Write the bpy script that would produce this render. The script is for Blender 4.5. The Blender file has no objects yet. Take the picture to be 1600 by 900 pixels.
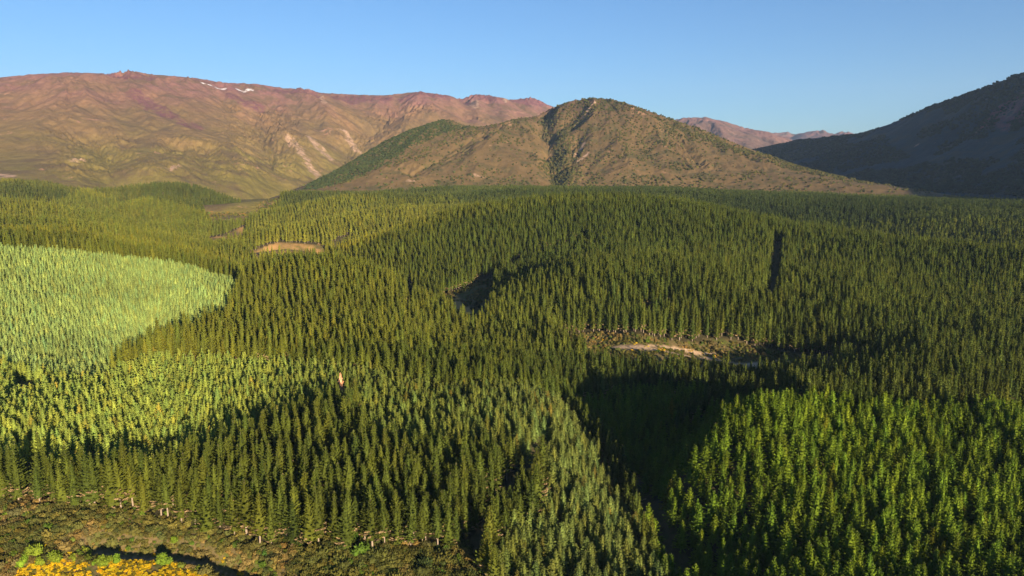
import bpy, math, random
import numpy as np
from mathutils import Vector

rng = np.random.default_rng(7)
random.seed(7)
sc = bpy.context.scene
COL = sc.collection

# ------------------------------------------------------------------ camera
CAM_Z = 200.0
FPX = 1081.0                      # focal length in pixels of the 1600 px wide photograph
PITCH = math.radians(10.07)
cam_d = bpy.data.cameras.new('camera')
cam_d.sensor_width = 36.0
cam_d.lens = 36.0 * FPX / 1600.0
cam_d.clip_start = 1.0
cam_d.clip_end = 80000.0
cam = bpy.data.objects.new('camera', cam_d)
COL.objects.link(cam)
cam.location = (0, 0, CAM_Z)
cam.rotation_euler = (math.pi / 2 - PITCH, 0, 0)
sc.camera = cam

# ------------------------------------------------------------------ sun, sky, exposure
SUN_EL = math.radians(11.5)
SUN_AZ = math.radians(180 - 28.0)     # compass-like angle, clockwise from +Y: low, behind the camera and to its right
world = bpy.data.worlds.new('World')
sc.world = world
world.use_nodes = True
wn = world.node_tree
for n in list(wn.nodes):
    wn.nodes.remove(n)
sky = wn.nodes.new('ShaderNodeTexSky')
sky.sky_type = 'NISHITA'
sky.sun_disc = False
sky.sun_elevation = SUN_EL
sky.sun_rotation = SUN_AZ
sky.altitude = 300
sky.air_density = 1.0
sky.dust_density = 0.25
sky.ozone_density = 5.5
bg = wn.nodes.new('ShaderNodeBackground')
bg.inputs['Strength'].default_value = 0.067
wo = wn.nodes.new('ShaderNodeOutputWorld')
wn.links.new(sky.outputs[0], bg.inputs['Color'])
wn.links.new(bg.outputs[0], wo.inputs['Surface'])

sun_d = bpy.data.lights.new('sun', 'SUN')
sun_d.energy = 5.0
sun_d.angle = math.radians(0.5)
sun_d.color = (1.0, 0.80, 0.55)
sun = bpy.data.objects.new('sun', sun_d)
COL.objects.link(sun)
to_sun = Vector((math.sin(SUN_AZ) * math.cos(SUN_EL), math.cos(SUN_AZ) * math.cos(SUN_EL), math.sin(SUN_EL)))
sun.rotation_euler = to_sun.to_track_quat('Z', 'Y').to_euler()
sun.location = (300, -500, 400)

sc.view_settings.view_transform = 'Standard'
sc.view_settings.look = 'None'
sc.view_settings.gamma = 1.0
sc.view_settings.use_curve_mapping = False
sc.view_settings.exposure = 1.33
sc.cycles.max_bounces = 4
sc.cycles.diffuse_bounces = 3
sc.cycles.transparent_max_bounces = 4
sc.cycles.volume_bounces = 0
sc.cycles.use_denoising = True
sc.cycles.denoiser = 'OPENIMAGEDENOISE'
sc.cycles.denoising_input_passes = 'RGB_ALBEDO_NORMAL'
sc.cycles.denoising_prefilter = 'ACCURATE'

# ------------------------------------------------------------------ small helpers
def smooth01(t):
    t = np.clip(t, 0, 1)
    return t * t * (3 - 2 * t)

def pix_dir(px, py):
    """direction of the line of sight through a point of the photograph"""
    a = (np.asarray(px, float) - 800) / FPX
    b = (450 - np.asarray(py, float)) / FPX
    return np.stack([a, math.cos(PITCH) + b * math.sin(PITCH), -math.sin(PITCH) + b * math.cos(PITCH)], -1)

def at_z(px, py, z):
    d = pix_dir(px, py)
    t = (z - CAM_Z) / d[..., 2]
    return d[..., 0] * t, d[..., 1] * t

def at_dist(px, py, D):
    d = pix_dir(px, py)
    t = D / np.hypot(d[..., 0], d[..., 1])
    return d[..., 0] * t, d[..., 1] * t, CAM_Z + d[..., 2] * t

def project(x, y, z):
    zc = np.asarray(z) - CAM_Z
    f = y * math.cos(PITCH) - zc * math.sin(PITCH)
    u = y * math.sin(PITCH) + zc * math.cos(PITCH)
    f = np.maximum(f, 1e-3)
    return 800 + FPX * x / f, 450 - FPX * u / f

def hash2(ix, iy, seed=0):
    ix = ix.astype(np.int64); iy = iy.astype(np.int64)
    h = (ix * 374761393 + iy * 668265263 + seed * 974634777) & 0xffffffff
    h = ((h ^ (h >> 13)) * 1274126177) & 0xffffffff
    h = h ^ (h >> 16)
    return (h & 0xffffff) / float(0x1000000)

def vnoise(x, y, seed=0):
    ix = np.floor(x); iy = np.floor(y)
    fx = x - ix; fy = y - iy
    fx = fx * fx * fx * (fx * (fx * 6 - 15) + 10); fy = fy * fy * fy * (fy * (fy * 6 - 15) + 10)
    a = hash2(ix, iy, seed); b = hash2(ix + 1, iy, seed); c = hash2(ix, iy + 1, seed); d = hash2(ix + 1, iy + 1, seed)
    return (a + (b - a) * fx) * (1 - fy) + (c + (d - c) * fx) * fy

def fbm(x, y, octv=5, seed=0, gain=0.5):
    s = np.zeros_like(x); a = 1.0; t = 0
    for i in range(octv):
        s += a * (vnoise(x * 2 ** i, y * 2 ** i, seed + i * 17) * 2 - 1); t += a; a *= gain
    return s / t

class TPS:
    """thin plate surface through surveyed points"""
    def __init__(self, u, v, z, lam=1e-4):
        self.u = np.asarray(u, float); self.v = np.asarray(v, float)
        n = len(self.u)
        K = self.phi(self.u[:, None] - self.u[None], self.v[:, None] - self.v[None]) + lam * np.eye(n)
        P = np.stack([np.ones(n), self.u, self.v], 1)
        A = np.zeros((n + 3, n + 3)); A[:n, :n] = K; A[:n, n:] = P; A[n:, :n] = P.T
        b = np.concatenate([np.asarray(z, float), np.zeros(3)])
        s = np.linalg.solve(A, b); self.w = s[:n]; self.c = s[n:]
    @staticmethod
    def phi(a, b):
        r2 = a * a + b * b
        return 0.5 * r2 * np.log(r2 + 1e-12)
    def __call__(self, u, v):
        sh = u.shape; u = u.ravel(); v = v.ravel(); out = np.empty_like(u)
        for i in range(0, len(u), 20000):
            a = u[i:i + 20000]; b = v[i:i + 20000]
            out[i:i + 20000] = self.phi(a[:, None] - self.u, b[:, None] - self.v) @ self.w + self.c[0] + self.c[1] * a + self.c[2] * b
        return out.reshape(sh)

def inside(x, y, poly):
    res = np.zeros(x.shape, bool)
    n = len(poly); j = n - 1
    for i in range(n):
        xi, yi = poly[i]; xj, yj = poly[j]
        c = ((yi > y) != (yj > y)) & (x < (xj - xi) * (y - yi) / (yj - yi + 1e-12) + xi)
        res ^= c; j = i
    return res

def dist_line(x, y, pts):
    d = np.full(x.shape, 1e9)
    for (ax, ay), (bx, by) in zip(pts[:-1], pts[1:]):
        vx, vy = bx - ax, by - ay
        t = np.clip(((x - ax) * vx + (y - ay) * vy) / (vx * vx + vy * vy + 1e-9), 0, 1)
        d = np.minimum(d, np.hypot(x - ax - t * vx, y - ay - t * vy))
    return d

def tag(o, label=None, cat=None, group=None, kind=None):
    if label: o['label'] = label
    if cat: o['category'] = cat
    if group: o['group'] = group
    if kind: o['kind'] = kind
    return o

def set_attr(me, name, arr, typ='FLOAT', dom='POINT'):
    a = me.attributes.new(name, typ, dom)
    key = {'FLOAT': 'value', 'INT': 'value', 'FLOAT_VECTOR': 'vector', 'FLOAT_COLOR': 'color'}[typ]
    a.data.foreach_set(key, np.ascontiguousarray(arr, dtype=np.int32 if typ == 'INT' else np.float32).ravel())

def grid_mesh(name, X, Y, Z, wrap=False):
    h, w = X.shape
    me = bpy.data.meshes.new(name)
    me.vertices.add(h * w)
    me.vertices.foreach_set('co', np.stack([X, Y, Z], -1).astype(np.float32).ravel())
    idx = np.arange(h * w).reshape(h, w)
    if wrap:
        nx = np.roll(idx, -1, 1)
        a, b, c, d = idx[:-1], nx[:-1], nx[1:], idx[1:]
    else:
        a, b, c, d = idx[:-1, :-1], idx[:-1, 1:], idx[1:, 1:], idx[1:, :-1]
    F = np.stack([a, b, c, d], -1).reshape(-1, 4)
    x = X.ravel(); y = Y.ravel()
    f0 = F[len(F) // 2]
    ar = (x[f0[1]] - x[f0[0]]) * (y[f0[2]] - y[f0[0]]) - (x[f0[2]] - x[f0[0]]) * (y[f0[1]] - y[f0[0]])
    if ar < 0: F = F[:, ::-1]
    me.loops.add(F.size); me.loops.foreach_set('vertex_index', F.astype(np.int32).ravel())
    me.polygons.add(len(F)); me.polygons.foreach_set('loop_start', np.arange(0, F.size, 4, dtype=np.int32))
    me.polygons.foreach_set('use_smooth', np.ones(len(F), bool))
    me.update(calc_edges=True)
    return me

# ------------------------------------------------------------------ valley floor: surveyed heights  (px, py, ground z, canopy height over it)
CP = [
 # scrub and gorse flat, bottom left
 (-150,905,46,0),(0,900,45,0),(120,890,44,0),(240,880,44,0),(330,880,43,0),(430,900,42,0),(600,900,42,0),(740,890,40,0),(0,830,50,0),(200,840,47,0),(400,860,44,0),
 (-100,780,54,0),(0,785,53,0),(150,792,51,0),(300,828,46,0),(450,852,46,0),(600,860,45,0),(700,850,42,0),
 # dark pine block behind it
 (100,730,55,22),(300,720,54,22),(500,700,51,22),(650,700,48,22),(800,720,40,22),(600,640,52,22),(750,780,40,22),
 # pale young block
 (-100,650,62,12),(100,650,58,12),(300,600,56,12),(200,570,53,12),(60,600,52,12),(450,570,54,12),(600,600,52,12),(750,620,48,12),(800,680,44,12),(500,560,54,12),
 # upper pale slope
 (140,560,50,12),(0,520,55,12),(240,505,53,12),(100,480,64,12),(300,470,62,12),(0,440,80,12),(200,430,78,12),(330,440,72,12),(-150,500,60,12),
 # hill with the dark pines in the middle
 (450,450,62,24),(550,450,60,24),(600,500,55,24),(450,520,56,24),(400,500,58,24),(300,540,54,24),(700,540,46,24),(640,580,46,24),(800,560,40,24),(860,590,36,24),(500,540,54,24),
 # gully and clearing behind it
 (700,465,42,0),(735,490,38,0),(760,450,42,8),(850,520,34,0),(455,392,60,0),(400,395,62,0),(505,390,56,0),(600,400,56,22),(650,420,50,22),
 # river clearing
 (900,528,33,0),(1000,535,31,0),(1100,548,29,0),(1200,560,27,0),(1280,565,27,0),(950,545,31,0),(1050,560,27,0),(1150,568,25,0),
 # face of the big pine slope on the right
 (700,400,52,24),(850,385,66,24),(760,425,46,24),(920,410,74,24),(1020,400,76,24),(1150,410,72,24),(1212,400,62,24),(1212,440,56,24),(1300,420,66,24),(1500,420,60,24),(1750,450,50,24),
 (850,450,54,24),(1000,450,62,24),(1130,455,58,24),(1300,470,52,24),(1500,480,48,24),(900,495,42,24),(1050,500,42,24),(1200,510,38,24),(1400,520,38,24),(1600,520,40,24),(1750,560,38,20),
 # right-hand block near the camera
 (1660,905,34,14),(1500,890,32,14),(1300,890,29,14),(1150,890,22,14),(1300,750,42,14),(1150,760,35,14),(1500,750,42,14),(1700,750,42,14),(1300,650,53,14),(1500,655,50,14),(1700,665,46,14),(1090,700,38,14),(1040,760,26,14),
 (1400,580,38,20),(1250,585,34,20),(1550,570,42,20),(1100,590,22,20),
 # shaded gully between
 (1055,870,9,10),(1028,825,6,10),(1000,780,5,10),(960,700,6,10),(930,650,12,14),(1000,640,16,14),(1020,600,18,20),(920,600,24,22),(1075,905,14,10),
 # tongue of firs running down to the bottom edge
 (880,630,38,14),(905,690,31,14),(950,760,27,14),(1000,830,23,14),(1045,890,20,14),(850,760,36,14),(900,850,32,14),(800,885,34,14),(950,895,28,14),
]
# canopy skylines: (px, py, distance) of the tree tops, tree height, and the fall of the ground behind them
RIDGES = [
 (24, 170, 24, [(525,390,980),(570,370,1090),(640,350,1200),(700,340,1270),(760,330,1320),(860,320,1380),(1000,317,1400),(1100,328,1350),(1200,343,1250),(1300,356,1180),(1400,367,1120),(1500,374,1060),(1600,380,1020),(1750,390,980)]),
 (24, 120, 22, [(395,404,850),(450,400,860),(520,402,850),(580,413,820),(640,431,750),(700,472,660)]),
 (12, 40, 2, [(-150,372,960),(0,376,930),(100,383,915),(200,395,895),(300,409,870),(372,428,820)]),
 (24, 130, 22, [(-150,348,1080),(0,351,1060),(100,354,1050),(200,368,1030),(300,386,1000),(370,398,960)]),
 (24, 150, 24, [(-150,330,1420),(0,334,1380),(100,337,1370),(200,347,1340),(270,360,1300),(330,374,1230)]),
 (22, 170, 26, [(-150,312,1850),(0,312,1820),(60,314,1800),(120,322,1740),(180,334,1680),(240,345,1600)]),
 (22, 170, 30, [(140,326,2000),(200,310,2080),(260,303,2120),(310,312,2080),(350,330,1950)]),
 (20, 170, 40, [(140,299,2500),(200,289,2560),(260,287,2600),(320,290,2560),(352,300,2500),(382,318,2400)]),
 (20, 170, 36, [(-150,286,2750),(-40,288,2700),(20,290,2700),(50,283,2720),(80,279,2740),(110,287,2700)]),
 (22, 140, 20, [(440,322,1850),(480,312,1900),(540,300,1950),(600,298,2050),(632,301,2100)]),
 (24, 120, 18, [(360,365,1330),(400,352,1400),(450,345,1450),(520,333,1550),(600,322,1700),(680,318,1750)]),
 (24, 110, 14, [(390,372,1220),(440,370,1200),(490,372,1180)]),
 (14, 60, 18, [(1090,652,352),(1150,612,392),(1250,603,412),(1330,610,415),(1450,617,440),(1600,621,470),(1750,626,515)]),
]
# single surveyed points (px, py, distance, canopy height)
PTS = [(850,303,1850,24),(1000,306,1850,24),(1150,318,1750,24),(1300,330,1650,24),(1500,345,1500,24),(1650,350,1450,24),(700,306,1900,24),
 (700,291,2450,22),(860,293,2450,22),(1000,292,2450,22),(1200,299,2400,22),(1400,309,2300,22),(1600,313,2200,22),(1800,318,2150,22),(600,296,2450,18),
 (455,392,1130,0),(400,395,1120,0),(505,389,1120,0),(345,372,1420,0),(370,362,1500,0),(440,306,2450,0),(410,312,2300,0),(300,345,1750,10),
 (930,562,565,20),(1000,573,560,22),(1100,583,552,22),(1200,590,545,22),(1280,588,555,20),(455,404,1035,24),(400,406,1035,24),(505,401,1035,24),(455,400,1090,12),(345,378,1380,6),(345,384,1320,24),(350,356,1700,20),(400,354,1700,20),(320,344,1850,0),(360,346,1840,0),(400,348,1830,0),(350,332,1960,0),(400,322,2040,0),(425,314,2080,0),(730,502,650,24),(700,500,640,24),
 (250,330,1800,22),(330,330,2120,18),(120,305,2250,20),(20,303,2250,20),(380,330,2250,12)]
cp = np.array(CP, float)
gx, gy = at_z(cp[:, 0], cp[:, 1], cp[:, 2] + cp[:, 3])
gz = cp[:, 2]
for H, dD, dz, pts in RIDGES:
    q = np.array(pts, float)
    q = np.concatenate([q, (q[1:] + q[:-1]) / 2])
    x, y, z = at_dist(q[:, 0], q[:, 1], q[:, 2])
    f = 1 + dD / q[:, 2]
    gx = np.concatenate([gx, x, x * f]); gy = np.concatenate([gy, y, y * f]); gz = np.concatenate([gz, z - H, z - H - dz * 2.0])
q = np.array(PTS, float); x, y, z = at_dist(q[:, 0], q[:, 1], q[:, 2])
gx = np.concatenate([gx, x]); gy = np.concatenate([gy, y]); gz = np.concatenate([gz, z - q[:, 3]])
# beyond the frame and round the camera
ext = [(-60, 300, 58), (-60, 900, 95), (-60, 2200, 120), (60, 300, 42), (60, 900, 60), (60, 2200, 95), (0, 60, 40), (-50, 80, 48), (50, 80, 22), (20, 100, 20), (-25, 120, 44), (0, 4000, 100), (-40, 4000, 120), (40, 4000, 105), (-60, 80, 50), (60, 80, 24)]
ex = np.array([(r * math.sin(math.radians(a)), r * math.cos(math.radians(a)), z) for a, r, z in ext])
gx = np.concatenate([gx, ex[:, 0]]); gy = np.concatenate([gy, ex[:, 1]]); gz = np.concatenate([gz, ex[:, 2]])
gr = np.hypot(gx, gy)
tps = TPS(np.arctan2(gx, gy), np.log(gr), gz, lam=0.002)

T_AZ = np.radians(np.linspace(-60, 60, 961)); T_R = np.log(np.geomspace(40, 5200, 900))
A_, R_ = np.meshgrid(T_AZ, T_R)
Zt = np.clip(tps(A_, R_), 0, 175)
Xt = np.exp(R_) * np.sin(A_); Yt = np.exp(R_) * np.cos(A_)
Zt += fbm(Xt / 160, Yt / 160, 3, 3) * 3.0 * smooth01((np.exp(R_) - 150) / 600) + fbm(Xt / 26, Yt / 26, 3, 9) * 1.1

def table(T, x, y):
    a = np.clip((np.arctan2(x, y) - T_AZ[0]) / (T_AZ[1] - T_AZ[0]), 0, len(T_AZ) - 1.001)
    r = np.clip((np.log(np.maximum(np.hypot(x, y), 1)) - T_R[0]) / (T_R[1] - T_R[0]), 0, len(T_R) - 1.001)
    i = a.astype(int); j = r.astype(int); fa = a - i; fr = r - j
    return (T[j, i] * (1 - fa) + T[j, i + 1] * fa) * (1 - fr) + (T[j + 1, i] * (1 - fa) + T[j + 1, i + 1] * fa) * fr

def height(x, y):
    return table(Zt, np.asarray(x, float), np.asarray(y, float))

def ground_at(px, py, H=0.0):
    """first point where the line of sight meets the surface H metres above the ground"""
    d = pix_dir(px, py); d = d / np.hypot(d[0], d[1])
    t = np.geomspace(120, 5000, 4000)
    x, y, z = d[0] * t, d[1] * t, CAM_Z + d[2] * t
    g = height(x, y) + H - z
    k = np.argmax(g > 0) if (g > 0).any() else len(t) - 1
    return x[k], y[k]

def area(pts, H=0.0):
    return [ground_at(px, py, H) for px, py in pts]

# stream bed cut through the scrub
stream = area([(150, 850), (220, 858), (290, 862), (340, 876), (400, 897), (470, 930)])
ds = dist_line(Xt, Yt, stream)
Zt -= 4.5 * smooth01((6.5 - ds) / 3)

# ---- blocks of the plantation, as areas on the ground
PALE_SLOPE = area([(-120,378),(0,378),(100,384),(200,396),(300,409),(374,428),(370,462),(338,500),(240,522),(225,540),(140,578),(60,566),(-120,515)], 12)
PALE_LOW = area([(-150,515),(60,570),(142,582),(235,548),(400,552),(560,564),(700,594),(885,622),(960,735),(1060,915),(1000,1050),(760,1050),(775,830),(850,770),(845,700),(700,697),(590,685),(565,630),(530,615),(440,645),(330,690),(240,728),(180,738),(60,722),(-150,690)], 12)
RIGHT_BLOCK = area([(1075,1100),(1060,905),(1000,800),(990,720),(1060,650),(1150,607),(1250,602),(1330,612),(1480,618),(1800,616),(2350,640),(2350,900),(1900,1100)], 14)
GULLY = area([(885,622),(960,700),(1065,930),(1100,1000),(1060,890),(1010,800),(1000,720),(1065,650),(1150,607),(1000,600)], 10)
SCRUB = area([(-250,755),(0,785),(60,790),(150,795),(230,808),(330,838),(450,858),(560,865),(650,864),(720,855),(750,880),(765,1050),(300,1200),(-300,1200)], 0)
RIVER = area([(870,519),(940,520),(1000,524),(1100,533),(1200,547),(1290,558),(1305,592),(1200,600),(1100,596),(1000,586),(910,566),(860,538)], 0)
POCKET = area([(688,458),(715,448),(765,430),(772,440),(765,490),(745,512),(712,504)], 4)
CLEAR = [area([(385,395),(430,380),(500,382),(512,392),(508,412),(400,414),(380,402)], 0), area([(325,372),(365,360),(385,352),(376,380),(330,388)], 0), area([(300,322),(400,322),(440,312),(425,335),(380,352),(330,354)], 0),
         area([(20,590),(50,585),(62,615),(25,625)], 4)]
BREAKS = [(area([(1218,372),(1212,410),(1206,465)], 10), 6.5), (area([(640,436),(645,455),(640,480)], 12), 4.5), (area([(533,626),(533,612)], 2), 3.4), (area([(905,365),(870,378),(810,398),(770,425)], 12), 9),
          (area([(500,392),(530,372),(548,362)], 10), 12), (area([(850,300),(870,296)], 5), 22), (area([(1350,350),(1420,340)], 8), 14), (area([(990,300),(1060,310)], 5), 10),
          (area([(1305,560),(1400,590)], 2), 9), (area([(140,583),(235,545)], 2), 7), (area([(620,692),(700,699),(850,695)], 4), 6), (area([(60,720),(50,770)], 2), 4.5),(area([(740,860),(850,690)], 2), 5)]

# planting gaps added behind the swells to make dark shaded lines
def behind(pts, add):
    out = []
    for px, py, D in pts:
        x, y, z = at_dist(px, py, D); f = 1 + add / D; out.append((float(x * f), float(y * f)))
    return out
BREAKS += [(behind(RIDGES[1][3], 110), 18), (behind(RIDGES[3][3], 90), 13), (behind(RIDGES[4][3], 110), 16), (behind(RIDGES[10][3], 85), 17), (behind(RIDGES[0][3], 125), 20), (behind(RIDGES[5][3], 140), 10), (behind(RIDGES[6][3], 140), 11),
           (area([(985, 745), (1030, 832), (1078, 918)], 0), 6)]

# ------------------------------------------------------------------ materials
def new_mat(name):
    m = bpy.data.materials.new(name); m.use_nodes = True
    nt = m.node_tree
    b = nt.nodes['Principled BSDF']; b.inputs['Roughness'].default_value = 0.9
    b.inputs['Specular IOR Level'].default_value = 0.15
    return m, nt, b

def N(nt, typ, **kw):
    n = nt.nodes.new(typ)
    for k, v in kw.items():
        setattr(n, k, v)
    return n

def L(nt, a, b): nt.links.new(a, b)

def mixc(nt, fac, a, b, mode='MIX'):
    n = N(nt, 'ShaderNodeMix', data_type='RGBA', blend_type=mode)
    for sock, v in ((n.inputs[0], fac), (n.inputs[6], a), (n.inputs[7], b)):
        if isinstance(v, (int, float)): sock.default_value = v
        elif isinstance(v, tuple): sock.default_value = (*v, 1) if len(v) == 3 else v
        else: L(nt, v, sock)
    return n.outputs[2]

def ramp(nt, val, stops):
    n = N(nt, 'ShaderNodeValToRGB'); e = n.color_ramp.elements
    while len(e) < len(stops): e.new(0.5)
    for k, (p, c) in enumerate(stops):
        e[k].position = p; e[k].color = (*c, 1) if isinstance(c, tuple) else (c, c, c, 1)
    L(nt, val, n.inputs[0]); return n.outputs[0]

def noise(nt, scale, detail=6, rough=0.6, dist=0.0, vec=None):
    n = N(nt, 'ShaderNodeTexNoise'); n.inputs['Scale'].default_value = scale; n.inputs['Detail'].default_value = detail
    n.inputs['Roughness'].default_value = rough; n.inputs['Distortion'].default_value = dist
    if vec is None:
        g = N(nt, 'ShaderNodeNewGeometry'); vec = g.outputs['Position']
    L(nt, vec, n.inputs['Vector']); return n.outputs[0]

def attr(nt, name, typ='GEOMETRY'):
    n = N(nt, 'ShaderNodeAttribute', attribute_name=name, attribute_type=typ); return n

def bump(nt, b, h, dist, strength=1.0):
    n = N(nt, 'ShaderNodeBump'); n.inputs['Distance'].default_value = dist; n.inputs['Strength'].default_value = strength
    L(nt, h, n.inputs['Height']); L(nt, n.outputs[0], b.inputs['Normal'])

def foliage_mat(name, col, col2, trans=0.12):
    """leaf colour times the tint carried by each tree"""
    m, nt, b = new_mat(name)
    t = attr(nt, 'tint', 'INSTANCER')
    oi = N(nt, 'ShaderNodeObjectInfo')
    base = mixc(nt, oi.outputs['Random'], col, col2)
    tc = N(nt, 'ShaderNodeTexCoord')
    nz = noise(nt, 0.9, 3, 0.6, 0, tc.outputs['Object'])
    base = mixc(nt, 1.0, base, ramp(nt, nz, [(0.3, 0.65), (0.7, 1.3)]), 'MULTIPLY')
    base = mixc(nt, 1.0, base, t.outputs['Color'], 'MULTIPLY')
    L(nt, base, b.inputs['Base Color'])
    tr = N(nt, 'ShaderNodeBsdfTranslucent'); L(nt, base, tr.inputs['Color'])
    mx = N(nt, 'ShaderNodeMixShader'); mx.inputs[0].default_value = trans
    L(nt, b.outputs[0], mx.inputs[1]); L(nt, tr.outputs[0], mx.inputs[2])
    L(nt, mx.outputs[0], nt.nodes['Material Output'].inputs['Surface'])
    return m

M_PINE = foliage_mat('pine_needles', (0.100, 0.124, 0.017), (0.074, 0.102, 0.017), 0.3)
M_FIR = foliage_mat('fir_needles', (0.150, 0.175, 0.026), (0.115, 0.155, 0.028), 0.32)
M_SHRUB = foliage_mat('shrub_leaves', (0.15, 0.13, 0.030), (0.09, 0.095, 0.022), 0.1)
M_GORSE = foliage_mat('gorse_flowers', (0.62, 0.40, 0.010), (0.46, 0.34, 0.014), 0.15)
M_DEAD, nt, b = new_mat('dead_needles')
L(nt, mixc(nt, noise(nt, 0.7, 3), (0.30, 0.21, 0.11), (0.20, 0.14, 0.07)), b.inputs['Base Color'])
M_BARK, nt, b = new_mat('pine_bark')
L(nt, mixc(nt, noise(nt, 1.4, 4), (0.36, 0.29, 0.22), (0.17, 0.125, 0.09)), b.inputs['Base Color'])

M_GROUND, nt, b = new_mat('valley_ground')
n1 = noise(nt, 0.02, 6, 0.65); n2 = noise(nt, 0.25, 6, 0.7); n3 = noise(nt, 0.07, 5, 0.6, 1.5)
floor_c = mixc(nt, n1, (0.030, 0.034, 0.014), (0.060, 0.045, 0.022))
open_c = mixc(nt, ramp(nt, n2, [(0.35, 0.0), (0.65, 1.0)]), (0.085, 0.075, 0.028), (0.17, 0.12, 0.055))
open_c = mixc(nt, ramp(nt, n3, [(0.50, 0.0), (0.60, 1.0)]), open_c, (0.085, 0.095, 0.022))
stone_c = mixc(nt, ramp(nt, noise(nt, 0.5, 7, 0.75), [(0.35, 0.0), (0.65, 1.0)]), (0.30, 0.21, 0.13), (0.56, 0.40, 0.25))
orange_c = mixc(nt, n2, (0.52, 0.25, 0.08), (0.68, 0.42, 0.17))
c = mixc(nt, attr(nt, 'open').outputs['Fac'], floor_c, open_c)
c = mixc(nt, attr(nt, 'earth').outputs['Fac'], c, orange_c)
c = mixc(nt, attr(nt, 'stone').outputs['Fac'], c, stone_c)
L(nt, c, b.inputs['Base Color']); bump(nt, b, noise(nt, 0.6, 6, 0.7), 0.8, 0.7)

# ------------------------------------------------------------------ ground sheet
az = np.radians(np.concatenate([np.arange(-180, -60, 6), np.arange(-60, -42, 0.8), np.arange(-42, 42, 0.12), np.arange(42, 60, 0.8), np.arange(60, 180, 6)]))
rr = np.concatenate([[1.0, 15, 30], np.geomspace(45, 5000, 760), np.geomspace(5600, 60000, 14)])
AZ, RR = np.meshgrid(az, rr)
X = RR * np.sin(AZ); Y = RR * np.cos(AZ)
Z = table(Zt, X, Y)
edge = smooth01((np.abs(np.degrees(AZ)) - 50) / 10)
Z = Z * (1 - edge) + 45 * edge
Z = Z * (1 - smooth01((60 - RR) / 30)) + 40 * smooth01((60 - RR) / 30)
far = smooth01((RR - 4200) / 2000); Z = Z * (1 - far) + 60 * far
me = grid_mesh('ground', X, Y, Z, wrap=True)
river_line = area([(960, 543), (1040, 549), (1110, 560), (1190, 571)], 0)
river_arm = area([(1010, 541), (1060, 545), (1115, 553)], 0)
op = np.zeros(X.shape)
for P in [SCRUB, RIVER, POCKET] + CLEAR: op = np.maximum(op, inside(X, Y, P))
for ln, w in BREAKS: op = np.maximum(op, 0.5 * (dist_line(X, Y, ln) < w))
wob = fbm(X / 14, Y / 14, 4, 31) * 5
st = smooth01((3.5 + wob * .8 - dist_line(X, Y, river_line)) / 2) + smooth01((2.5 + wob * .5 - dist_line(X, Y, river_arm)) / 1.5)
st = np.maximum(st, 0.5 * smooth01((1.2 + wob * .25 - dist_line(X, Y, stream)) / 1.0))
ea = smooth01((8 + wob * 1.2 - dist_line(X, Y, area([(1190, 560), (1225, 566)], 0))) / 2) + (0.6 * inside(X, Y, CLEAR[0]) + 0.3 * inside(X, Y, CLEAR[2]) + 0.45 * inside(X, Y, CLEAR[1])) * smooth01(.5 + 1.2 * fbm(X / 30, Y / 30, 4, 2)) \
     + 0.75 * smooth01((9 + wob * 1.6 - dist_line(X, Y, area([(695, 463), (715, 478), (728, 492)], 0))) / 4)
op = np.maximum(op, smooth01((RR - 1900) / 200) * (np.degrees(AZ) < -13))
set_attr(me, 'open', op); set_attr(me, 'stone', np.clip(st, 0, 1)); set_attr(me, 'earth', np.clip(ea, 0, 1))
me.materials.append(M_GROUND)
ground = bpy.data.objects.new('ground', me); COL.objects.link(ground)
tag(ground, 'undulating valley floor under the plantation with pale stony river bed', 'ground', kind='structure')

# ------------------------------------------------------------------ mountains
def erode(X, Y, H, cell, octv, amp, seed):
    """gullies that run down the slope, each octave branching off the last"""
    dx = np.hypot(np.gradient(X, axis=1), np.gradient(Y, axis=1)); dy = np.hypot(np.gradient(X, axis=0), np.gradient(Y, axis=0))
    def grad(F):
        gu = np.gradient(F, axis=1); gv = np.gradient(F, axis=0)
        xu, yu, xv, yv = np.gradient(X, axis=1), np.gradient(Y, axis=1), np.gradient(X, axis=0), np.gradient(Y, axis=0)
        det = xu * yv - xv * yu
        return (gu * yv - gv * yu) / det, (gv * xu - gu * xv) / det
    gx, gy = grad(H)
    out = np.zeros_like(H)
    for o in range(octv):
        s = np.hypot(gx, gy) + 1e-6
        dxn, dyn = -gy / s, gx / s                     # across the slope
        steep = smooth01((s - 0.03) / 0.30)
        px, py = X / cell, Y / cell
        ix, iy = np.floor(px), np.floor(py)
        acc = np.zeros_like(H); wt = np.zeros_like(H)
        for i in (-1, 0, 1, 2):
            for j in (-1, 0, 1, 2):
                cx = ix + i + hash2(ix + i, iy + j, seed + o * 7) - 0.5; cy = iy + j + hash2(ix + i, iy + j, seed + 3 + o * 7) - 0.5
                vx, vy = px - cx, py - cy
                w = np.exp(-(vx * vx + vy * vy) * 2.0)
                ph = (vx * dxn + vy * dyn) * 2 * math.pi * 1.15 + hash2(ix + i, iy + j, seed + 5) * 1.5
                acc += np.cos(ph) * w; wt += w
        v = acc / wt
        v = np.where(v < 0, v * 0.9, v)
        out += amp * v * steep
        a, c2 = grad(amp * v * steep)
        gx += 0.8 * a; gy += 0.8 * c2
        cell *= 0.5; amp *= 0.52
    return out

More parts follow.
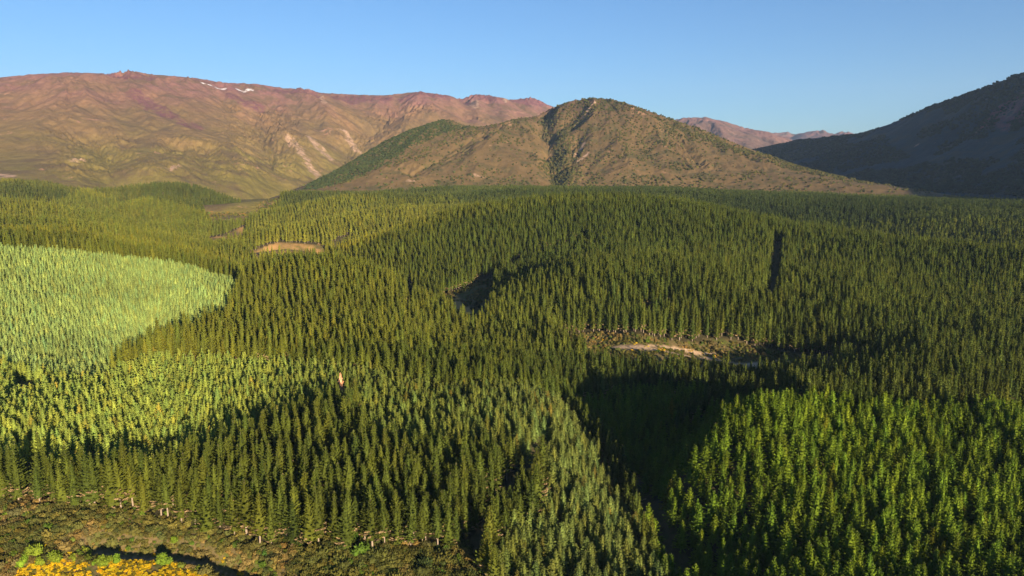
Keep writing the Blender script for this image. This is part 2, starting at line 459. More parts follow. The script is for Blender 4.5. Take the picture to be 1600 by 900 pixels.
def mountain(name, CPM, azr, rr, label, mat, cell, octv, amp, seed, lam=0.001, hold=None, rough=12.0, extra=None, marks=(), foot=None, sky_line=None, far_pts=(), squeeze=1.0, carve=()):
    c = np.array(CPM, float)
    dm = lambda D: np.where(np.asarray(D) > 2650, 2650 + (np.asarray(D, float) - 2650) * squeeze, D)
    x, y, z = at_dist(c[:, 0], c[:, 1], dm(c[:, 2]))
    for a_, r_, z_ in far_pts:
        x = np.append(x, r_ * math.sin(math.radians(a_))); y = np.append(y, r_ * math.cos(math.radians(a_))); z = np.append(z, z_)
    S = 1000.0
    t = TPS(x / S, y / S, z, lam)
    a = np.radians(np.linspace(azr[0], azr[1], azr[2])); r = np.linspace(rr[0], rr[1], rr[2])
    A, R = np.meshgrid(a, r); X = R * np.sin(A); Y = R * np.cos(A)
    wx = fbm(X / 900, Y / 900, 3, seed + 50) * 60; wy = fbm(X / 900, Y / 900, 3, seed + 51) * 60
    Z = t((X + wx) / S, (Y + wy) / S)
    for pts, w_, dep in carve:
        q = [tuple(float(v) for v in at_dist(px, py, dm(D))[:2]) for px, py, D in pts]
        Z = Z - dep * np.exp(-((dist_line(X + wx * .8, Y + wy * .8, q) + 25 * fbm(X / 120, Y / 120, 3, seed + 5)) / w_) ** 2)
    relief = smooth01((Z - 85) / 120) * (.4 + .6 * smooth01((Z - 200) / 350))
    E = erode(X, Y, Z, cell, octv, amp, seed) * relief
    E += fbm(X / 240, Y / 240, 6, seed + 9, 0.55) * rough * relief
    Z = Z + E
    if sky_line is not None:
        q = np.array(sky_line, float); q[:, 2] = dm(q[:, 2]); qx, qy, qz = at_dist(q[:, 0], q[:, 1], q[:, 2])
        qa = np.arctan2(qx, qy); o_ = np.argsort(qa); qa = qa[o_]; qt = ((qz - CAM_Z) / q[:, 2])[o_]
        for it in range(3):
            T_ = (Z - CAM_Z) / R; k = T_.argmax(0); cols = np.arange(Z.shape[1])
            d_ = np.where((a >= qa[0]) & (a <= qa[-1]), np.interp(a, qa, qt) - T_[k, cols], np.nan)
            good = ~np.isnan(d_); d_ = np.interp(a, a[good], d_[good])
            kern = np.hanning(27); kern /= kern.sum()
            d_ = np.convolve(np.pad(d_, 13, mode='edge'), kern, 'valid')
            dz = (d_ * R[k, cols])[None]
            Z = Z + dz * smooth01((Z - 105) / np.maximum(Z[k, cols][None] - 105, 20))
    lip = 1 - smooth01((R - rr[0]) / ((rr[1] - rr[0]) * .035))
    Z = Z - 90 * lip
    me = grid_mesh(name, X, Y, Z)
    set_attr(me, 'gully', np.clip(E / (amp * 1.6), -1, 1) * 0.5 + 0.5)
    for nm, lines in marks:
        m = np.zeros_like(X)
        for pts, w in lines:
            q = np.array([at_dist(px, py, dm(D))[:2] for px, py, D in pts])
            d = dist_line(X, Y, [tuple(v) for v in q])
            m = np.maximum(m, smooth01((w * (1 + (0.25 if nm == 'snow' else 0.9) * fbm(X / (w * 1.6), Y / (w * 1.6), 4, seed + 70)) - d) / (w * 0.5)))
        set_attr(me, nm, m)
    me.materials.append(mat)
    o = bpy.data.objects.new(name, me); COL.objects.link(o)
    tag(o, label, 'mountain' if 'mountain' in name else 'hill', kind='structure')
    return X, Y, Z, E

def hill_mat(name, low, mid, high, z0, z1, z2, scrub, scar, scar_amt, veg_scale=0.006, bdist=7.0, high2=None):
    m, nt, b = new_mat(name)
    g = N(nt, 'ShaderNodeNewGeometry'); sp = N(nt, 'ShaderNodeSeparateXYZ'); L(nt, g.outputs['Position'], sp.inputs[0])
    nb = noise(nt, 0.0018, 5, 0.6, 0.6)
    add = N(nt, 'ShaderNodeMath', operation='MULTIPLY_ADD'); L(nt, nb, add.inputs[0]); add.inputs[1].default_value = (z2 - z0) * 0.9; L(nt, sp.outputs[2], add.inputs[2])
    sub = N(nt, 'ShaderNodeMath', operation='SUBTRACT'); L(nt, add.outputs[0], sub.inputs[0]); sub.inputs[1].default_value = (z2 - z0) * 0.45
    mr = N(nt, 'ShaderNodeMapRange'); L(nt, sub.outputs[0], mr.inputs[0]); mr.inputs[1].default_value = z0; mr.inputs[2].default_value = z2
    base = ramp(nt, mr.outputs[0], [(0.0, low), ((z1 - z0) / (z2 - z0), mid), (1.0, high)])
    fine = noise(nt, 0.02, 8, 0.72)
    base = mixc(nt, 1.0, base, ramp(nt, fine, [(0.3, 0.72), (0.7, 1.28)]), 'MULTIPLY')
    gl = attr(nt, 'gully').outputs['Fac']
    # scrub in blotches, denser in hollows
    v = noise(nt, veg_scale, 8, 0.7, 0.4)
    vv = N(nt, 'ShaderNodeMath', operation='MULTIPLY_ADD'); L(nt, gl, vv.inputs[0]); vv.inputs[1].default_value = -0.22; L(nt, v, vv.inputs[2])
    base = mixc(nt, ramp(nt, vv.outputs[0], [(0.38, 0.0), (0.50, 0.75)]), base, scrub)
    # bare scars, stretched down the slope by the gullies
    s = noise(nt, 0.0065, 8, 0.72, 1.2)
    ss = N(nt, 'ShaderNodeMath', operation='MULTIPLY_ADD'); L(nt, gl, ss.inputs[0]); ss.inputs[1].default_value = 0.16; L(nt, s, ss.inputs[2])
    base = mixc(nt, ramp(nt, ss.outputs[0], [(0.70 - scar_amt, 0.0), (0.76 - scar_amt, 0.8)]), base, scar)
    for nm, colr in (('scree', (0.40, 0.265, 0.185)), ('bush', scrub), ('snow', (0.85, 0.85, 0.88)), ('purple', (0.15, 0.062, 0.070))):
        k = attr(nt, nm).outputs['Fac']
        brk = N(nt, 'ShaderNodeMath', operation='MULTIPLY'); L(nt, k, brk.inputs[0]); L(nt, ramp(nt, noise(nt, 0.03, 6, 0.75), [(0.42, 0.15), (0.55, 1.0)]), brk.inputs[1])
        base = mixc(nt, brk.outputs[0], base, colr)
    L(nt, base, b.inputs['Base Color'])
    bump(nt, b, noise(nt, 0.022, 9, 0.72), bdist, 1.0)
    return m

M_RANGE = hill_mat('tussock_slope', (0.170, 0.140, 0.036), (0.205, 0.124, 0.060), (0.235, 0.104, 0.112), 120, 520, 950, (0.125, 0.085, 0.045), (0.36, 0.20, 0.125), 0.0, bdist=9)
M_HILL = hill_mat('scrub_slope', (0.150, 0.099, 0.042), (0.128, 0.086, 0.038), (0.085, 0.052, 0.034), 110, 350, 520, (0.065, 0.062, 0.024), (0.33, 0.19, 0.115), -0.01, 0.012, 5)
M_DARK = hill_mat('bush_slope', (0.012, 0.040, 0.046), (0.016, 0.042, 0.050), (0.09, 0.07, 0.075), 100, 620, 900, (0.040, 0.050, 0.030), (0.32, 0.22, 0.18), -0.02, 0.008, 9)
M_FAR = hill_mat('far_slope', (0.13, 0.09, 0.06), (0.20, 0.11, 0.095), (0.24, 0.12, 0.12), 200, 700, 1300, (0.09, 0.07, 0.055), (0.45, 0.27, 0.2), 0.0, 0.004, 12)

# left range
crest = [(-300,150,6000),(-150,135,6200),(0,121,6300),(50,116,6300),(110,113,6350),(170,115,6400),(203,110,6400),(235,116,6450),(300,121,6500),(350,129,6600),(400,131,6700),(445,138,6800),(478,138,6900),(500,145,7000),(560,148,7200),(600,149,7300),(655,143,7200),(700,149,7600),(720,155,7800),(742,147,7900),(765,149,8000),(800,156,8300),(832,152,8500),(862,166,8800),(920,185,9300),(1000,205,9700)]
CPM = crest + [(px, py + 55, D + 1800) for px, py, D in crest[::2]] + [
 (-250,295,2700),(-100,293,2750),(0,292,2800),(100,292,2850),(200,298,2850),(300,303,2800),(360,318,2400),(400,322,2120),(440,310,2400),(470,300,3000),
 (-200,250,3600),(0,250,3600),(60,262,3250),(-100,200,4600),(0,200,4500),(100,232,3900),(100,185,4700),(170,255,3350),(250,235,3900),(330,262,3300),(240,262,3200),(180,150,5500),(40,150,5500),(-100,160,5600),(280,190,4900),
 (300,150,5900),(380,200,5000),(370,170,5700),(410,240,4050),(430,272,3400),(460,262,3750),(485,275,3500),(508,270,3900),(530,262,4300),
 (420,160,6200),(470,210,4900),(500,165,6300),(450,190,5500),(520,225,4950),(555,228,5100),(570,200,5900),(600,178,6500),(630,165,6800),(530,190,5900),
 (570,245,4700),(620,205,5500),(650,170,6200),(680,170,6500),(700,190,6000),(740,180,6800),(780,185,6800),(830,185,7300),(760,220,5600),(900,240,6500),(700,240,5000),(620,250,4500),(560,280,3800),(1000,250,7500),(840,250,5600)]
X1, Y1, Z1, E1 = mountain('mountain_range', CPM, (-42, 14, 900), (2050, 10500, 620), 'long red-brown mountain range with olive foothills filling the left horizon', M_RANGE, 900, 5, 44, 11, rough=6, squeeze=.78, carve=[([(640, 180, 6600), (570, 205, 5600), (540, 235, 5000), (505, 268, 4000), (440, 305, 2900)], 130, 60), ([(395, 165, 5900), (410, 200, 5000), (430, 250, 3900), (440, 285, 3200)], 110, 45), ([(150, 215, 4300), (180, 262, 3300), (200, 285, 2950)], 90, 30), ([(300, 235, 4100), (330, 255, 3500), (370, 290, 2900)], 90, 28)], sky_line=crest,
   marks=(('scree', [([(452, 218, 4900), (475, 240, 4500), (508, 268, 3950)], 34), ([(478, 215, 5100), (502, 232, 4800), (515, 245, 4700)], 42), ([(540, 212, 5600), (552, 222, 5300), (560, 226, 5200)], 28), ([(0, 268, 3100), (14, 275, 3050)], 30), ([(500, 150, 6900), (508, 175, 6300)], 26), ([(740, 152, 7800), (742, 175, 7200)], 36), ([(800, 160, 8200), (790, 175, 7600)], 30), ([(112, 253, 3500), (132, 245, 3600)], 14), ([(262, 268, 3200), (280, 258, 3300)], 16)]),
          ('snow', [([(318, 128, 6450), (350, 131, 6500)], 24), ([(372, 133, 6550), (392, 135, 6600)], 22), ([(672, 154, 7400), (682, 154, 7450)], 12)]),
          ('purple', [([(205, 142, 5700), (240, 160, 5400), (280, 185, 5000), (305, 205, 4700)], 70), ([(185, 118, 6300), (225, 120, 6350)], 120), ([(370, 150, 6200), (400, 160, 6100)], 90), ([(440, 141, 6700), (520, 152, 6900), (600, 152, 7100)], 90), ([(640, 150, 7100), (850, 160, 8500)], 110)])))

# middle hill
hc = [(925,153,3500),(890,158,3520),(860,170,3560),(838,182,3480),(955,155,3480),(985,163,3450),(1020,176,3400),(1060,190,3340),(1100,204,3280),(1150,224,3200),(1200,243,3100),(1250,261,3000),(1300,274,2900),(1350,284,2800),(1400,291,2720),(1440,297,2660)]
hl = [(700,186,3450),(680,190,3430),(640,204,3350),(600,222,3260),(560,246,3130),(520,268,2980),(490,283,2850),(730,197,3450),(750,199,3380),(780,193,3330),(810,185,3380)]
CPM = hc + hl + [(px, py + 90, D + 900) for px, py, D in hc] + [(px, py + 75, D + 800) for px, py, D in hl] + [
 (470,299,2660),(560,300,2560),(640,300,2560),(740,298,2560),(800,298,2570),(862,296,2580),(950,297,2570),(1050,299,2550),(1150,302,2530),(1250,306,2500),(1350,309,2480),(1450,312,2450),(1550,314,2500),(440,310,2560),
 (620,262,2800),(660,240,2960),(700,222,3080),(740,212,3150),(600,250,2950),(650,222,3120),(690,205,3250),(560,280,2720),
 (760,230,3000),(800,215,3120),(800,250,2850),(740,260,2780),(840,215,3180),(840,250,2880),
 (855,208,3330),(858,235,3080),(864,262,2840),(866,280,2690),(850,192,3440),
 (885,205,3280),(890,235,3000),(895,265,2760),(920,180,3330),(960,190,3200),(960,230,2960),(960,265,2740),(1000,210,3120),(1040,240,2930),(1100,250,2880),(1100,275,2700),(1180,265,2820),(1240,282,2680),(1320,295,2580),(1010,275,2680)]
X2, Y2, Z2, E2 = mountain('scrub_hill', CPM, (-21, 34, 900), (2380, 4700, 420), 'rounded brown scrub covered hill with green left shoulder beyond the forest', M_HILL, 360, 6, 22, 5, rough=5, carve=[([(848, 185, 3560), (855, 215, 3280), (864, 262, 2840), (864, 300, 2600)], 42, 34), ([(905, 215, 3150), (890, 250, 2850)], 30, 14), ([(760, 205, 3300), (700, 250, 2950), (640, 275, 2750)], 45, 14), ([(1040, 200, 3250), (1090, 255, 2850)], 35, 10)], sky_line=hc + hl,
   marks=(('scree', [([(868, 200, 3350), (885, 212, 3250)], 14), ([(895, 240, 2960), (912, 226, 3060)], 11), ([(930, 165, 3430), (900, 182, 3330)], 12), ([(742, 273, 2700), (752, 276, 2690)], 11), ([(636, 283, 2660), (646, 282, 2660)], 9), ([(905, 250, 2880), (920, 240, 2950)], 8)]),
          ('bush', [([(700, 192, 3420), (640, 215, 3250), (580, 250, 3000), (530, 275, 2860)], 95), ([(878, 200, 3330), (870, 250, 2950), (875, 285, 2670)], 38), ([(930, 158, 3500), (990, 168, 3440), (1080, 200, 3300), (1180, 238, 3120)], 45), ([(850, 178, 3530), (856, 215, 3280)], 30)])))

# right mountain, its flank turned away from the sun, and the shoulder beyond the frame that shades it
rc = [(1600,113,3700),(1560,128,3760),(1530,140,3820),(1500,150,3900),(1450,168,4050),(1420,181,4150),(1390,194,4300),(1360,204,4450),(1340,210,4600),(1300,213,4900),(1260,217,5200),(1230,222,5500),(1200,228,5700),(1172,234,5900),(1700,76,3500),(1800,45,3300),(1950,10,3050),(2150,-40,2750),(2500,-120,2450)]
CPM = rc + [(px, py + 70, D + 1600) for px, py, D in rc] + [
 (1100,290,3900),(1200,288,3700),(1300,300,3500),(1450,306,3050),(1520,309,2900),(1600,311,2750),(1700,318,2500),(1850,330,2250),(2050,350,2000),
 (1350,270,3700),(1280,262,4100),(1200,256,4500),(1450,262,3420),(1420,235,3800),(1500,215,3650),(1550,250,3300),(1600,200,3400),(1600,255,3130),(1520,180,3780),(1580,160,3620),(1340,235,4150),(1650,160,3450),(1700,230,3000),(1800,200,2900),(1950,220,2600),(2150,200,2350),(1900,120,2900),(2500,200,2000),(2500,340,1700)]
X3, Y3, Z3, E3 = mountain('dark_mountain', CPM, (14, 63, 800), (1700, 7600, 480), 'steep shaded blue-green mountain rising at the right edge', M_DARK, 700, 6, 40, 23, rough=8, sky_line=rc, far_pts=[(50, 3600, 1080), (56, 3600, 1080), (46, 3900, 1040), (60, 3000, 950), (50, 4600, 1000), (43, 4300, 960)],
   marks=(('purple', [([(1560, 140, 3720), (1590, 150, 3660)], 90)]), ('scree', [([(1545, 155, 3700), (1580, 140, 3680)], 40)])))  # purple mark paints the sunlit summit patch into the slope colour

# far ranges
fc = [(980,200,9000),(1070,184,9000),(1100,183,9000),(1130,189,9100),(1165,200,9200),(1200,206,9400),(1230,216,9500),(1290,235,9600)]
CPM = fc + [(px, py + 45, D + 1800) for px, py, D in fc] + [(px, py + 60, D - 2300) for px, py, D in fc]
mountain('distant_mountain', CPM, (8, 28, 260), (6500, 11500, 160), 'small reddish mountain seen between the scrub hill and the dark mountain', M_FAR, 900, 5, 55, 41, sky_line=fc)
fc = [(1130,222,14500),(1190,209,14500),(1215,208,14500),(1225,205,14600),(1240,210,14500),(1262,206,14600),(1285,203,14500),(1300,209,14500),(1325,205,14500),(1342,212,14500),(1400,215,14600),(1500,220,14800)]
CPM = fc + [(px, py + 30, D + 2500) for px, py, D in fc] + [(px, py + 38, D - 3000) for px, py, D in fc]
mountain('distant_mountain', CPM, (14, 36, 300), (11000, 17500, 120), 'far blue jagged mountains low on the horizon gap', M_FAR, 1100, 5, 60, 43, sky_line=fc)

# ------------------------------------------------------------------ trees: meshes
class Build:
    def __init__(s): s.v = []; s.f = []; s.m = []; s.n = 0
    def add(s, v, f, m):
        s.v.append(np.asarray(v, float)); s.f += [tuple(i + s.n for i in q) for q in f]; s.m += [m] * len(f); s.n += len(v)
    def mesh(s, name, mats, keep=None):
        me = bpy.data.meshes.new(name)
        me.from_pydata(np.concatenate(s.v).tolist(), [], s.f)
        for m in mats: me.materials.append(m)
        me.polygons.foreach_set('material_index', np.array(s.m, np.int32))
        me.update(); return me

def tube(B, p, rad, sides, m):
    vs = []
    for (x, y, z), r in zip(p, rad):
        for k in range(sides):
            a = 2 * math.pi * k / sides; vs.append((x + r * math.cos(a), y + r * math.sin(a), z))
    fs = []
    for i in range(len(p) - 1):
        for k in range(sides):
            k2 = (k + 1) % sides
            fs.append((i * sides + k, i * sides + k2, (i + 1) * sides + k2, (i + 1) * sides + k))
    B.add(vs, fs, m)

def leaf(B, p, d, ln, wd, R, m, face=None):
    """one spray of needles: a narrow kite from p along d"""
    d = np.asarray(d); d = d / np.linalg.norm(d)
    r = np.array([R.gauss(0, .45), R.gauss(0, .45), 1.0]) if R.random() < .6 else np.array([R.gauss(0, 1), R.gauss(0, 1), R.gauss(0, 1)])
    if face is not None: r = np.asarray(face) + np.array([R.gauss(0, .3), R.gauss(0, .3), R.gauss(0, .3)])
    s = np.cross(d, r); s = s / (np.linalg.norm(s) + 1e-9) * wd * 0.5
    p = np.asarray(p)
    B.add([p, p + d * ln * 0.45 + s, p + d * ln, p + d * ln * 0.45 - s], [(0, 1, 2, 3)], m)

def conifer(seed, H, rad, bare, up_top, up_bot, whorls, nbr, nleaf, lsize, style, dead=0.0, lopside=0.25):
    """trunk and crown builders; the crown is whorls of branches carrying needle sprays"""
    R = random.Random(seed)
    T, C = Build(), Build()
    lean = (R.uniform(-.02, .02), R.uniform(-.02, .02))
    ax = lambda z: (lean[0] * z, lean[1] * z, z)
    r0 = 0.011 * H + 0.05
    tube(T, [ax(-1.0), ax(H * .3), ax(H * .7), ax(H * .985)], [r0, r0 * .8, r0 * .45, 0.03], 6, 0)
    side = R.uniform(0, 6.28)
    z0 = H * bare
    bulge = [1 + (0.15 if style == 'pine' else 0.06) * math.sin(k * 1.7 + seed) for k in range(whorls)]
    for w in range(whorls):
        t = (w + R.uniform(-.2, .2)) / whorls
        t = min(max(t, 0), 1)
        z = z0 + (H - z0) * t
        if style == 'pine':
            prof = 1.08 * (1 - t) ** 0.95 * (0.66 + 0.34 * min(1, t * 5))
        else:
            prof = (1 - t) ** 0.92
        br = rad * prof * bulge[w] + 0.05 * rad
        el = up_bot + (up_top - up_bot) * t
        k0 = R.uniform(0, 6.28)
        for k in range(nbr):
            a = k0 + 2 * math.pi * k / nbr + R.uniform(-.35, .35)
            ln = br * R.uniform(.82, 1.12) * (1 + lopside * math.cos(a - side))
            if ln < 0.15: ln = 0.15
            e = el + R.uniform(-.12, .12)
            ca, sa, ce, se = math.cos(a), math.sin(a), math.cos(e), math.sin(e)
            o = np.array(ax(z))
            dirv = np.array([ca * ce, sa * ce, se])
            dd = dead > 0 and t < dead and R.random() < 0.3
            n = max(2, int(nleaf * (0.45 + 0.55 * min(1, ln / rad)) + R.random()))
            for i in range(n):
                q = (i + 0.6 + R.uniform(-.3, .3)) / n
                q = 0.18 + 0.82 * q
                bend = -0.10 * q * q * ln if style == 'fir' else 0.10 * q * q * ln
                p = o + dirv * ln * q * 0.93 + np.array([0, 0, bend])
                sd = 1 if i % 2 else -1
                yaw = sd * R.uniform(.3, 1.0) if i < n - 1 else R.uniform(-.2, .2)
                cy, sy = math.cos(a + yaw), math.sin(a + yaw)
                tilt = e + R.uniform(-.45, .5) + (0.25 if style == 'pine' else -.05)
                dl = (cy * math.cos(tilt), sy * math.cos(tilt), math.sin(tilt))
                sz = lsize * (0.55 + 0.6 * min(1, ln / rad)) * R.uniform(.8, 1.25)
                if R.random() < 0.55:
                    # twigs that hang or fan at the branch tips, facing out of the crown
                    tx = R.gauss(0, .7)
                    dh = (ca * .45 - sa * tx, sa * .45 + ca * tx, R.uniform(.1, .8) if style == 'pine' else R.uniform(-.6, .45))
                    leaf(C, p - np.array(dh) * sz * .35, dh, sz * 1.05, sz * R.uniform(.4, .6), R, 1 if dd else 0, (ca, sa, .35))
                else:
                    leaf(C, p - np.array(dl) * sz * .3, dl, sz, sz * R.uniform(.34, .5), R, 1 if dd else 0)
    leaf(C, ax(H - lsize * 1.0), (lean[0], lean[1], 1), lsize * 1.25, lsize * .28, R, 0)
    leaf(C, ax(H - lsize * 1.0), (lean[0] + .05, lean[1], 1), lsize * 1.25, lsize * .28, R, 0)
    # dense inner mass so that the crown does not show daylight through its heart
    rows = []; prof_n = 6; sides = 7
    for i in range(prof_n):
        t = i / (prof_n - 1)
        z = z0 + (H - z0) * (0.02 + 0.93 * t)
        rr_ = rad * 0.46 * (1 - t) ** 0.85 + 0.02
        for k in range(sides):
            a = 2 * math.pi * k / sides + i * .4; q = rr_ * R.uniform(.6, 1.3)
            rows.append((lean[0] * z + q * math.cos(a), lean[1] * z + q * math.sin(a), z + R.uniform(-.4, .4)))
    fs = [(i * sides + k, i * sides + (k + 1) % sides, (i + 1) * sides + (k + 1) % sides, (i + 1) * sides + k) for i in range(prof_n - 1) for k in range(sides)]
    C.add(rows, fs, 0)
    return T, C

def joined(T, C, name, mats):
    B = Build(); B.v = C.v + T.v; B.n = C.n + T.n
    B.f = C.f + [tuple(i + C.n for i in q) for q in T.f]
    B.m = C.m + [len(mats) - 1] * len(T.f)
    return B.mesh(name, mats)

NEAR_V = 7
PINE_NEAR = [conifer(100 + k, 24 + 1.0 * (k % 3), 3.8 + 0.25 * (k % 4), 0.06 + .045 * (k % 5), 1.0, 0.12 + .08 * (k % 3), 16, 7, 14, 1.0, 'pine', 0.14 + .05 * (k % 3), 0.18) for k in range(NEAR_V)]
FIR_NEAR = [conifer(200 + k, 13 + 0.8 * (k % 3), 3.7 + 0.3 * (k % 3), 0.02, 0.95, 0.08 + .05 * (k % 3), 12, 8, 14, 0.82, 'fir', 0.0, 0.1) for k in range(NEAR_V)]
PINE_MID = [conifer(300 + k, 24 + 1.0 * (k % 3), 3.3 + 0.25 * (k % 3), 0.12, 1.0, 0.12, 15, 6, 7, 1.4, 'pine', 0.18, 0.15) for k in range(6)]
FIR_MID = [conifer(400 + k, 13 + 0.8 * (k % 3), 3.3 + 0.2 * (k % 3), 0.03, 0.9, 0.1, 10, 7, 6, 1.25, 'fir', 0.0, 0.1) for k in range(6)]
PINE_FAR = [conifer(500 + k, 24 + 1.0 * (k % 3), 3.3, 0.12, 0.9, 0.2, 10, 5, 3, 2.5, 'pine', 0.0, 0.15) for k in range(5)]

def source(name, items):
    c = bpy.data.collections.new(name)
    for i, me in enumerate(items):
        c.objects.link(bpy.data.objects.new('%s_%02d' % (name, i), me))
    return c

PINE_MATS = [M_PINE, M_DEAD, M_BARK]; FIR_MATS = [M_FIR, M_DEAD, M_BARK]
SRC = {
 'pine_mid': source('pine_kind', [joined(T, C, 'pine_mid', PINE_MATS) for T, C in PINE_NEAR[:5]] + [joined(T, C, 'pine_mid', PINE_MATS) for T, C in PINE_MID] + [joined(T, C, 'pine_far', PINE_MATS) for T, C in PINE_FAR]),
 'fir_mid': source('fir_kind', [joined(T, C, 'fir_near', FIR_MATS) for T, C in FIR_NEAR[:5]] + [joined(T, C, 'fir_mid', FIR_MATS) for T, C in FIR_MID]),
}

def scatter(name, label, cat, P, rot, scl, idx, tint, src):
    me = bpy.data.meshes.new(name)
    me.vertices.add(len(P)); me.vertices.foreach_set('co', P.astype(np.float32).ravel())
    set_attr(me, 'rz', rot); set_attr(me, 'scl', scl, 'FLOAT_VECTOR'); set_attr(me, 'which', idx, 'INT')
    set_attr(me, 'tint', np.concatenate([tint, np.ones((len(P), 1))], 1), 'FLOAT_COLOR')
    o = bpy.data.objects.new(name, me); COL.objects.link(o)
    tag(o, label, cat, kind='stuff')
    ng = bpy.data.node_groups.new(name, 'GeometryNodeTree')
    ng.interface.new_socket('Geometry', in_out='INPUT', socket_type='NodeSocketGeometry')
    ng.interface.new_socket('Geometry', in_out='OUTPUT', socket_type='NodeSocketGeometry')
    gi = ng.nodes.new('NodeGroupInput'); go = ng.nodes.new('NodeGroupOutput')
    ci = ng.nodes.new('GeometryNodeCollectionInfo'); ci.inputs['Collection'].default_value = src
    ci.inputs['Separate Children'].default_value = True; ci.inputs['Reset Children'].default_value = True
    ip = ng.nodes.new('GeometryNodeInstanceOnPoints'); ip.inputs['Pick Instance'].default_value = True
    def na(n, t):
        q = ng.nodes.new('GeometryNodeInputNamedAttribute'); q.data_type = t; q.inputs['Name'].default_value = n; return q
    r = na('rz', 'FLOAT'); s = na('scl', 'FLOAT_VECTOR'); w = na('which', 'INT')
    cx = ng.nodes.new('ShaderNodeCombineXYZ')
    ng.links.new(r.outputs['Attribute'], cx.inputs['Z'])
    ng.links.new(gi.outputs[0], ip.inputs['Points']); ng.links.new(ci.outputs[0], ip.inputs['Instance'])
    ng.links.new(w.outputs['Attribute'], ip.inputs['Instance Index']); ng.links.new(cx.outputs[0], ip.inputs['Rotation'])
    ng.links.new(s.outputs['Attribute'], ip.inputs['Scale']); ng.links.new(ip.outputs[0], go.inputs[0])
    md = o.modifiers.new('scatter', 'NODES'); md.node_group = ng
    return o

def jitter_grid(x0, x1, y0, y1, s, ang=0.0, jit=0.33):
    """rows of a plantation: a turned grid with some jitter"""
    cx, cy = (x0 + x1) / 2, (y0 + y1) / 2; R = math.hypot(x1 - x0, y1 - y0) / 2
    u = np.arange(-R, R, s); U, V = np.meshgrid(u, u)
    U = U + rng.uniform(-jit, jit, U.shape) * s; V = V + rng.uniform(-jit, jit, V.shape) * s
    x = cx + U * math.cos(ang) - V * math.sin(ang); y = cy + U * math.sin(ang) + V * math.cos(ang)
    k = (x > x0) & (x < x1) & (y > y0) & (y < y1)
    return x[k], y[k]

def band(r0, r1, s, ang):
    a = math.radians(50 if r0 < 700 else 43)
    x, y = jitter_grid(-r1 * math.sin(a), r1 * math.sin(a), r0 * math.cos(a) * .9, r1, s, ang)
    r = np.hypot(x, y); t = np.arctan2(x, y); k = (r >= r0) & (r < r1) & (t < a) & (t > -math.radians(41))
    return x[k], y[k]

def blocked(x, y):
    b = inside(x, y, SCRUB) | inside(x, y, RIVER) | inside(x, y, POCKET)
    for P in CLEAR: b |= inside(x, y, P)
    for ln, w in BREAKS: b |= dist_line(x, y, ln) < w * (1 + .7 * fbm(x / 18, y / 18, 3, 13))
    b |= fbm(x / 40, y / 40, 3, 77) > 0.62
    return b

# ---- pines
xs, ys = [], []
for r0, r1, s in ((150, 620, 5.0), (620, 1250, 5.3), (1250, 2000, 6.8), (2000, 3300, 7.8)):
    x, y = band(r0, r1, s, 0.35); xs.append(x); ys.append(y)
px_, py_ = np.concatenate(xs), np.concatenate(ys)
young = inside(px_, py_, PALE_SLOPE) | inside(px_, py_, PALE_LOW) | inside(px_, py_, RIGHT_BLOCK) | inside(px_, py_, GULLY)
young |= (dist_line(px_, py_, [PALE_SLOPE[k] for k in (8, 9, 10, 11, 12)]) < 24) & (px_ < -279)
ok = ~young & ~blocked(px_, py_) & ~((project(px_, py_, height(px_, py_) + 12)[1] > 925) & (px_ < 60))
px_, py_ = px_[ok], py_[ok]
FOOT = area([(-300,281),(0,283),(80,280),(120,296),(200,290),(300,291),(345,300),(384,322),(400,332),(430,318),(490,293),(520,291),(600,291),(632,300),(640,296),(700,290),(860,293),(1000,292),(1200,299),(1320,304),(1440,306),(1600,312),(1900,318)], 20)
fo = np.array(FOOT); far_r = np.interp(np.arctan2(px_, py_), np.arctan2(fo[:, 0], fo[:, 1]), np.hypot(fo[:, 0], fo[:, 1]))
ok = np.hypot(px_, py_) < far_r + 25
px_, py_ = px_[ok], py_[ok]
pz_ = height(px_, py_)
print('pines', len(px_))

# ---- firs
x1, y1 = band(150, 900, 3.5, -0.2)
sl = (inside(x1, y1, PALE_SLOPE) | inside(x1, y1, PALE_LOW)) & (rng.random(x1.shape) < np.where((x1 > -90) & (y1 < 420), .62, 1.0))
x2, y2 = band(150, 900, 5.5, 0.55)
rb = (inside(x2, y2, RIGHT_BLOCK) | inside(x2, y2, GULLY)) & ~(inside(x2, y2, PALE_SLOPE) | inside(x2, y2, PALE_LOW))
x3, y3 = band(900, 1300, 3.5, -0.2); s3 = inside(x3, y3, PALE_SLOPE)
fx = np.concatenate([x1[sl], x2[rb], x3[s3]]); fy = np.concatenate([y1[sl], y2[rb], y3[s3]])
right = np.concatenate([np.zeros(sl.sum(), bool), np.ones(rb.sum(), bool), np.zeros(s3.sum(), bool)])
ok = ~blocked(fx, fy) & ~((project(fx, fy, height(fx, fy) + 7)[1] > 925) & (fx < 40)); fx, fy, right = fx[ok], fy[ok], right[ok]
fz = height(fx, fy)
slope_ = inside(fx, fy, PALE_SLOPE)
print('firs', len(fx))

def tints(x, y, base, var, patch, seed):
    n = len(x)
    t = np.asarray(base)[None] * np.ones((n, 1)) if np.ndim(base) == 1 else base
    p = fbm(x / 60, y / 60, 3, seed)[:, None] * patch
    h = rng.normal(0, var, (n, 1)); hue = rng.normal(0, var * .4, (n, 1))
    return np.clip(t * (1 + p + h) * (1 + np.concatenate([hue, 0 * hue, -hue], 1)), 0.05, 6)

